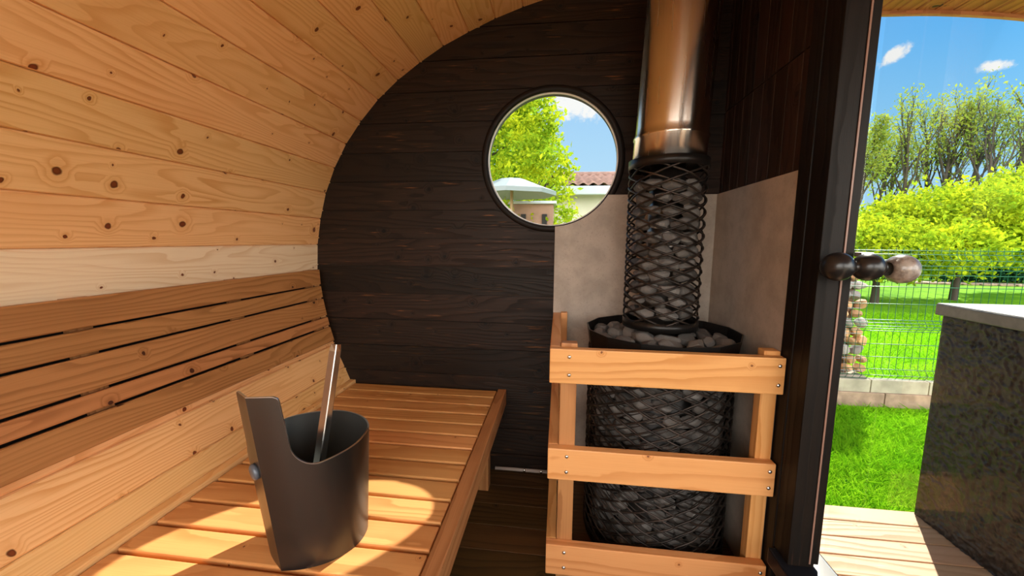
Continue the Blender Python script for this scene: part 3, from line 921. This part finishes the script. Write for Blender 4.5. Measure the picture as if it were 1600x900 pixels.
V2, F2 = blades(1.6, 8.0, 3.52, 7.5, 42000, .075, .004)
tag(soup('lawn_grass', np.concatenate([V1, V2]), np.concatenate([F1, F2 + len(V1)]), M['grass']), 'bright green grass blades of the lawn', 'grass', None, 'stuff')

# kerb under the fence
mb = MB()
x = -1.0
while x < 9:
    mb.box(x, x + .494, 3.18, 3.24, GZ, -.09, 0, .004); x += .5
struct(mb.build('kerb_footing', M['brickstrip']), 'low pinkish footing along the lawn edge')
mb = MB(); x = -1.2
while x < 9:
    mb.box(x, x + .394, 3.19, 3.25, -.0895, .012, 0, .006); x += .4
struct(mb.build('kerb', M['concrete']), 'grey concrete kerb under the wire fence')
# welded green wire fence
fence = thing('wire_fence', 'green welded wire mesh fence standing on the concrete kerb', 'fence', (3, 3.22, .01))
FY = 3.215; FT = 1.00
def zig(z):      # V folds
    o = 0
    for zc in (.435, .93, .055):
        d = abs(z - zc)
        if d < .045: o = .032 * (1 - d / .045)
    return o
for (xa, xb) in ((1.6, 4.1), (4.16, 6.66)):
    mb = MB(); x = xa + .02
    zz = [.015, .055 - .04, .055, .10, .39, .435, .48, .885, .93, .975, FT + .02]
    zz = sorted(set(zz))
    while x < xb:
        mb.tube([(x, FY - zig(z), z) for z in zz], .0022, 4); x += .05
    for z in (.02, .055, .095, .19, .29, .392, .413, .435, .457, .478, .60, .73, .82, .86, .888, .93, .972, 1.0):
        mb.tube([(xa, FY - zig(z) - .004, z), (xb, FY - zig(z) - .004, z)], .0026, 4)
    mb.build('panel', M['fence'], fence)
for x in (1.57, 4.13, 6.69):
    b = MB(); b.box(x - .025, x + .025, FY + .005, FY + .045, .0125, 1.06, 2, .003); b.build('post', M['fence'], fence)

# gabion pillar of stones
gab = thing('gabion_pillar', 'pillar of stacked beige and grey stones in wire behind the fence', 'gabion', (2.05, 3.42, GZ))
GM = []
for i in range(6):
    for key in ('gabion_warm', 'gabion_grey'):
        me = stone_mesh(40 + i, 1.0); me.materials.clear(); me.materials.append(M[key]); GM.append((key, me))
z = .055; row = 0
gproto = None
while z < .84:
    w_ = .30 - .05 * (z / .8); n_ = 6
    for i in range(n_):
        x = 2.445 - .045 - .10 * (z / .85) - i * .088 + R.uniform(-.012, .012) + (.03 if row % 2 else 0)
        key, me = R.choice([g for g in GM if g[0] == ('gabion_grey' if row in (2, 5, 8, 9) else 'gabion_warm')])
        if gproto is None: o = bpy.data.objects.new('stone', me); gproto = o
        else: o = gproto.copy(); o.data = me
        C.objects.link(o); o.parent = gab; o.matrix_parent_inverse = PINV[gab.name]
        o.location = (x, 3.345 + R.uniform(-.01, .015), z); o.scale = (.052 * R.uniform(.85, 1.2), .05, .056 * R.uniform(.8, 1.1)); o.rotation_euler = (R.uniform(-.4, .4), R.uniform(-.6, .6), R.uniform(0, 6))
    z += .074; row += 1
b = MB(); b.box(1.87, 2.345, 3.372, 3.50, GZ, .80, 2, .02); tag(b.build('core', plain('rubble', rgb('#6e5a48'), .9, 0, 30, .8, .4, 30), gab), 'dark rubble between the stones')
mb = MB()
for zz_ in np.arange(.05, .86, .1): mb.tube([(1.86, 3.288, zz_), (2.40 - .1 * zz_ / .85, 3.288, zz_)], .002, 4)
for xx in np.arange(1.87, 2.36, .1): mb.tube([(xx, 3.288, -.1), (xx - .06, 3.288, .86)], .002, 4)
mb.build('wire_cage', M['gutter'], gab)
b = MB(); b.box(1.85, 2.42, 3.27, 3.50, GZ, .012, 0, .01); b.build('footing', M['concrete'], gab)

# trees
def grow_tree(base, height, spread, levels=3, trunk=.12, nb=(5, 4, 3), up=.6, start=.35, seed=0, sides=6, tlean=(0, 0), gn=.18):
    rr = random.Random(seed); segs = []; tips = []
    def go(p, d, ln, rad, lev):
        k = 5 if lev == 0 else 4
        pts = [p.copy()]; dirs = [d.copy()]
        for i in range(k):
            d = (d + Vector((rr.gauss(0, gn), rr.gauss(0, gn), rr.gauss(0, gn * .5) + .05 * up))).normalized() if not (lev == 0 and i == 0) else d
            p = p + d * (ln / k); pts.append(p.copy()); dirs.append(d.copy())
        rs = [rad * (1 - .64 * i / k) for i in range(k + 1)]
        segs.append((pts, rs, sides if lev == 0 else max(3, sides - 2)))
        if lev >= levels:
            tips.extend(pts[1:]); return
        m_ = nb[lev]
        for i in range(m_):
            t = start + (1 - start) * (i + rr.random()) / m_ if lev == 0 else .3 + .7 * (i + rr.random()) / m_
            t = min(t, .995); q = t * k; a = int(q); f = q - a
            pp = pts[a].lerp(pts[a + 1], f); dd = dirs[a + 1]
            az = rr.uniform(0, 2 * pi) if lev else i * 2.4 + rr.uniform(-.5, .5)
            side_ = Vector((math.cos(az), math.sin(az), 0))
            side_ = (side_ - dd * side_.dot(dd)).normalized()
            ang = rr.uniform(.45, .95) * spread
            nd = (dd * math.cos(ang) + side_ * math.sin(ang) + Vector((0, 0, .15 * up))).normalized()
            go(pp, nd, ln * (1 - .55 * t) * rr.uniform(.5, .75), rs[a] * .6, lev + 1)
    go(Vector(base), Vector((tlean[0], tlean[1], 1)).normalized(), height, trunk, 0)
    return segs, tips
def leaves(centres, n, sig, size, seed, droop=.0):
    rs = np.random.RandomState(seed)
    c = np.asarray(centres)[rs.randint(0, len(centres), n)] + rs.normal(0, 1, (n, 3)) * np.asarray(sig)
    u = rs.normal(0, 1, (n, 3)); u[:, 2] -= droop; u /= np.linalg.norm(u, axis=1)[:, None]
    w = rs.normal(0, 1, (n, 3)); w -= u * (w * u).sum(1)[:, None]; w /= np.linalg.norm(w, axis=1)[:, None]
    nn = np.cross(u, w)
    L = size * rs.uniform(.6, 1.35, n)[:, None]
    V = np.stack([c, c + u * L * .5 + w * L * .24 + nn * L * .08, c + u * L, c + u * L * .5 - w * L * .24 + nn * L * .08], 1).reshape(-1, 3)
    return V, np.arange(n * 4).reshape(n, 4)
def tree(name, label, cat, base, height, spread, leaf, nl, sig, size, seed, group=None, centres=None, **kw):
    segs, tips = grow_tree(base, height, spread, seed=seed, **kw)
    t = thing(name, label, cat, base, group)
    mb = MB()
    for pts, rs, sd_ in segs: mb.tube(pts, rs, sd_, cap=False)
    mb.build('trunk', M['bark'], t)
    V, F = leaves([tuple(p) for p in tips] if centres is None else centres, nl, sig, size, seed)
    soup('foliage', V, F, M[leaf], t)
    return t
def crown(c, r, n, seed, fill=.35, cone=0.0):
    """clump centres near the surface of an ellipsoid crown"""
    rs = np.random.RandomState(seed); d = rs.normal(0, 1, (n, 3)); d /= np.linalg.norm(d, axis=1)[:, None]
    rad = 1 - fill * rs.random_sample(n) ** 1.5
    p = d * rad[:, None]
    if cone: k = 1 - cone * np.clip((p[:, 2] + 1) / 2, 0, 1); p[:, 0] *= k; p[:, 1] *= k
    return p * np.asarray(r) + np.asarray(c)
def dirp(u, v, dist):
    """a point of the garden at a bearing and distance, for siting plants"""
    x, y, z = u, v, 1
    return x * dist, y * dist
# tree in front of the round window
tree('garden_tree', 'bushy yellow-green tree seen through the round window', 'tree', (-.9, 6.3, GZ), 3.6, 1.0, 'leaf_lime', 20000, (.07, .07, .06), .085, 11,
     centres=crown((-.92, 6.3, 2.1), (1.55, 1.2, 2.3), 460, 3, .5, .60), levels=2, trunk=.10, nb=(9, 5))
tree('garden_tree', 'darker green tree behind the yellow-green one in the round window', 'tree', (-1.9, 8.6, GZ), 4.5, 1.0, 'leaf_green', 16000, (.14, .14, .1), .13, 12,
     centres=crown((-1.5, 8.6, 2.6), (1.7, 1.4, 2.5), 420, 4, .5, .5), levels=2, trunk=.12, nb=(9, 5))
# bright bushes beyond the fence
BL = 'yellow-green bushes behind the fence'
def bush(name, label, x, y, rx, ry, top, leaf, nl, size, seed, sig=.15, ncl=420, low=.62):
    return tree(name, label, 'bush', (x, y, GZ), (top - GZ) * .72, 1.1, leaf, nl, (sig, sig, sig * .8), size, seed, BL if leaf == 'leaf_lime' else None,
                centres=crown((x, y, (low + top) / 2), (rx, ry, (top - low) / 2), ncl, seed, .45), levels=2, trunk=.08, nb=(8, 5), start=.3, sides=5)
bush('lime_bush', 'broad yellow-green bush beyond the fence, lowest and leftmost', 6.55, 8.9, 1.3, 1.7, 1.45, 'leaf_lime', 20000, .11, 21, .13, 480, .48)
bush('lime_bush', 'big rounded yellow-green bush beyond the fence, middle of the row', 8.8, 9.8, 1.85, 1.5, 2.2, 'leaf_lime', 28000, .11, 22, .18, 480)
bush('lime_bush', 'tallest yellow-green bush beyond the fence, at the right', 12.5, 11.3, 2.3, 1.7, 2.9, 'leaf_lime', 30000, .13, 23, .18, 520)
bush('green_bush', 'deeper green bush beside the door frame, left of the lime bushes', 6.9, 11.8, .9, .9, 2.3, 'leaf_green', 9000, .13, 24)
# clipped dark hedge in front of the bushes
hd = thing('dark_hedge', 'low dark green clipped hedge beyond the fence', 'hedge', (17, 14.8, GZ))
rs_ = np.random.RandomState(4); n_ = 26000
cc = np.stack([rs_.uniform(12.6, 22, n_), rs_.normal(14.9, .3, n_), rs_.uniform(.12, .98, n_) + GZ], 1)
V, F = leaves(cc, n_, (.04, .04, .03), .14, 9); soup('foliage', V, F, M['leaf_dark'], hd)
mb = MB()
for x in np.arange(12.8, 22, .6): mb.tube([(x, 14.9, GZ), (x + .03, 14.9, .2), (x, 14.9, .6)], [.03, .025, .01], 5)
mb.build('stem', M['bark'], hd)
mb = MB()
for i in range(14):
    x = 11.0 + i * .45; mb.box(x, x + .42, 13.6 - i * .04, 14.2 - i * .04, GZ + .001, GZ + .05, 0, .01)
struct(mb.build('garden_path', M['brickstrip']), 'pinkish slab path far across the lawn')
# tall thin trees along the skyline
TG = 'tall thin trees on the skyline'
for i, (u_, v_, ds, h, lean) in enumerate(((1352, 200, 22, 0, .02), (1385, 215, 24, 0, .0), (1402, 200, 25, 0, .03), (1440, 165, 24, 0, -.02), (1455, 160, 26, 0, .04), (1478, 150, 24, 0, .03),
                                         (1498, 150, 26, 0, -.03), (1530, 140, 25, 0, .02), (1548, 138, 27, 0, .05), (1572, 136, 24, 0, .06), (1600, 138, 25, 0, .04), (1640, 130, 25, 0, .0))):
    # bearing from the viewpoint
    right = Vector((.993, .122, .009)); dn = Vector((.024, -.120, -.993)); fw = Vector((-.12, .985, -.122))
    d = (fw * FPX + right * (u_ - 800) + dn * (v_ - 450)).normalized()
    ds = ds * 1.6; k = ds / math.hypot(d.x, d.y); top = EYE.z + d.z * k
    labs = ['slender dark-trunked spring tree on the skyline, %s' % q for q in
            ('nearest to the door frame', 'second from the door frame', 'third from the door frame', 'fourth from the door frame', 'fifth from the door frame', 'sixth from the door frame',
             'seventh from the door frame', 'eighth from the door frame', 'ninth from the door frame', 'tenth from the door frame', 'at the right edge of the view', 'beyond the right edge')]
    if u_ > 1610: continue
    tree('skyline_tree', labs[i], 'tree', (d.x * k, d.y * k, GZ), (top - GZ) * .80, .72, 'leaf_thin', 1000 if i else 3600, (.24, .24, .18), .20, 50 + i, TG,
         levels=2, trunk=.17, nb=(11, 4), up=1.9, start=.42, sides=6, tlean=(lean * 2, 0), gn=.09)
# far green belt low under the trees
for i, (x, y, rx, h, lab) in enumerate(((20.5, 33, 4.2, 3.4, 'distant dark green thicket behind the lime bushes, nearest the door frame'), (31.5, 33, 4.8, 3.8, 'distant dark green thicket behind the lime bushes, further right'))):
    tree('thicket', lab, 'bush', (x, y, GZ), h * .7, 1.2, 'leaf_green', 9000, (.45, .45, .32), .38, 80 + i, None,
         centres=crown((x, y, GZ + h * .5), (rx, 1.5, h * .5), 260, 90 + i, .4), levels=1, trunk=.1, nb=(6,))

# house beyond the tree
hs = thing('house', 'white rendered house with a reddish tiled roof, through the round window', 'house', (2.2, 11, GZ))
HX0, HX1, HY0, HY1 = -.6, 4.6, 9.2, 15.2
EZ, RZ = 2.22, 3.0
b = MB(); b.box(HX0, HX1, HY0, HY1, GZ, EZ, 2, .01); b.build('wall', M['render'], hs)
mb = MB()
def roofplane(mb, x0, x1, p0, p1, nrow, w=.22):
    nx = int((x1 - x0) / (w / 6)); prev = None
    for r in range(nrow):
        for part in (0, 1):
            t = (r + part * .999) / nrow
            y = p0[0] + (p1[0] - p0[0]) * t; z = p0[1] + (p1[1] - p0[1]) * t + (.045 if part == 0 else 0)
            line = [mb.bm.verts.new((x0 + (x1 - x0) * i / nx, y, z + .028 * math.sin(i / 6 * 2 * pi))) for i in range(nx + 1)]
            if prev:
                for i in range(nx): mb.bm.faces.new((prev[i], prev[i + 1], line[i + 1], line[i])).smooth = True
            prev = line
roofplane(mb, HX0 - .3, HX1 + .3, (HY0 - .35, EZ + .02), (12.2, RZ), 9)
roofplane(mb, HX0 - .3, HX1 + .3, (HY1 + .35, EZ + .02), (12.2, RZ), 9)
mb.tube([(HX0 - .3, 12.2, RZ + .03), (HX1 + .3, 12.2, RZ + .03)], .08, 8)
mb.build('roof', M['tile'], hs)
b = MB(); b.box(HX0 - .3, HX1 + .3, HY0 - .42, HY0 - .33, EZ - .17, EZ + .02, 0, .02); b.build('gutter', M['gutter'], hs)
b = MB(); b.prism([(HY0, EZ), (HY1, EZ), (12.2, RZ - .08)], HX0, HX0 + .05, 0); b.build('gable', M['render'], hs)
b = MB(); b.tube([(1.15, HY0 - .05, GZ), (1.15, HY0 - .05, EZ - .1)], .03, 8); b.build('downpipe', M['gutter'], hs)

# garden parasol and shed under the tree
ps = thing('garden_parasol', 'pale grey canvas garden parasol under the tree in the round window', 'parasol', (-.62, 5.0, GZ))
b = MB(); b.lathe([(0, 1.83), (.16, 1.81), (.34, 1.74), (.56, 1.66), (.56, 1.61), (.33, 1.69), (.15, 1.76), (0, 1.78)], (-.62, 5.0, 0), n=8, smooth=False); b.build('canopy', M['canvas'], ps)
b = MB(); b.tube([(-.62, 5.0, GZ), (-.62, 5.0, 1.8)], .02, 8); b.build('pole', M['pole'], ps)
b = MB(); b.lathe([(0, GZ), (.2, GZ), (.2, GZ + .06), (0, GZ + .08)], (-.62, 5.0, 0), n=20); b.build('base', M['concrete'], ps)
sh = thing('garden_shed', 'low brown shed with dark openings behind the parasol', 'shed', (-.4, 5.8, GZ))
b = MB(); b.box(-.72, -.1, 5.6, 6.0, GZ, 1.56, 2, .01); b.build('wall', M['shed'], sh)
b = MB(); b.box(-.76, -.06, 5.55, 6.05, 1.5605, 1.6, 0, .01); b.build('roof', M['gutter'], sh)
for xx in (-.56, -.26):
    b = MB(); b.box(xx, xx + .07, 5.58, 5.5995, .9, 1.42, 2, .004); b.build('opening', M['void'], sh)
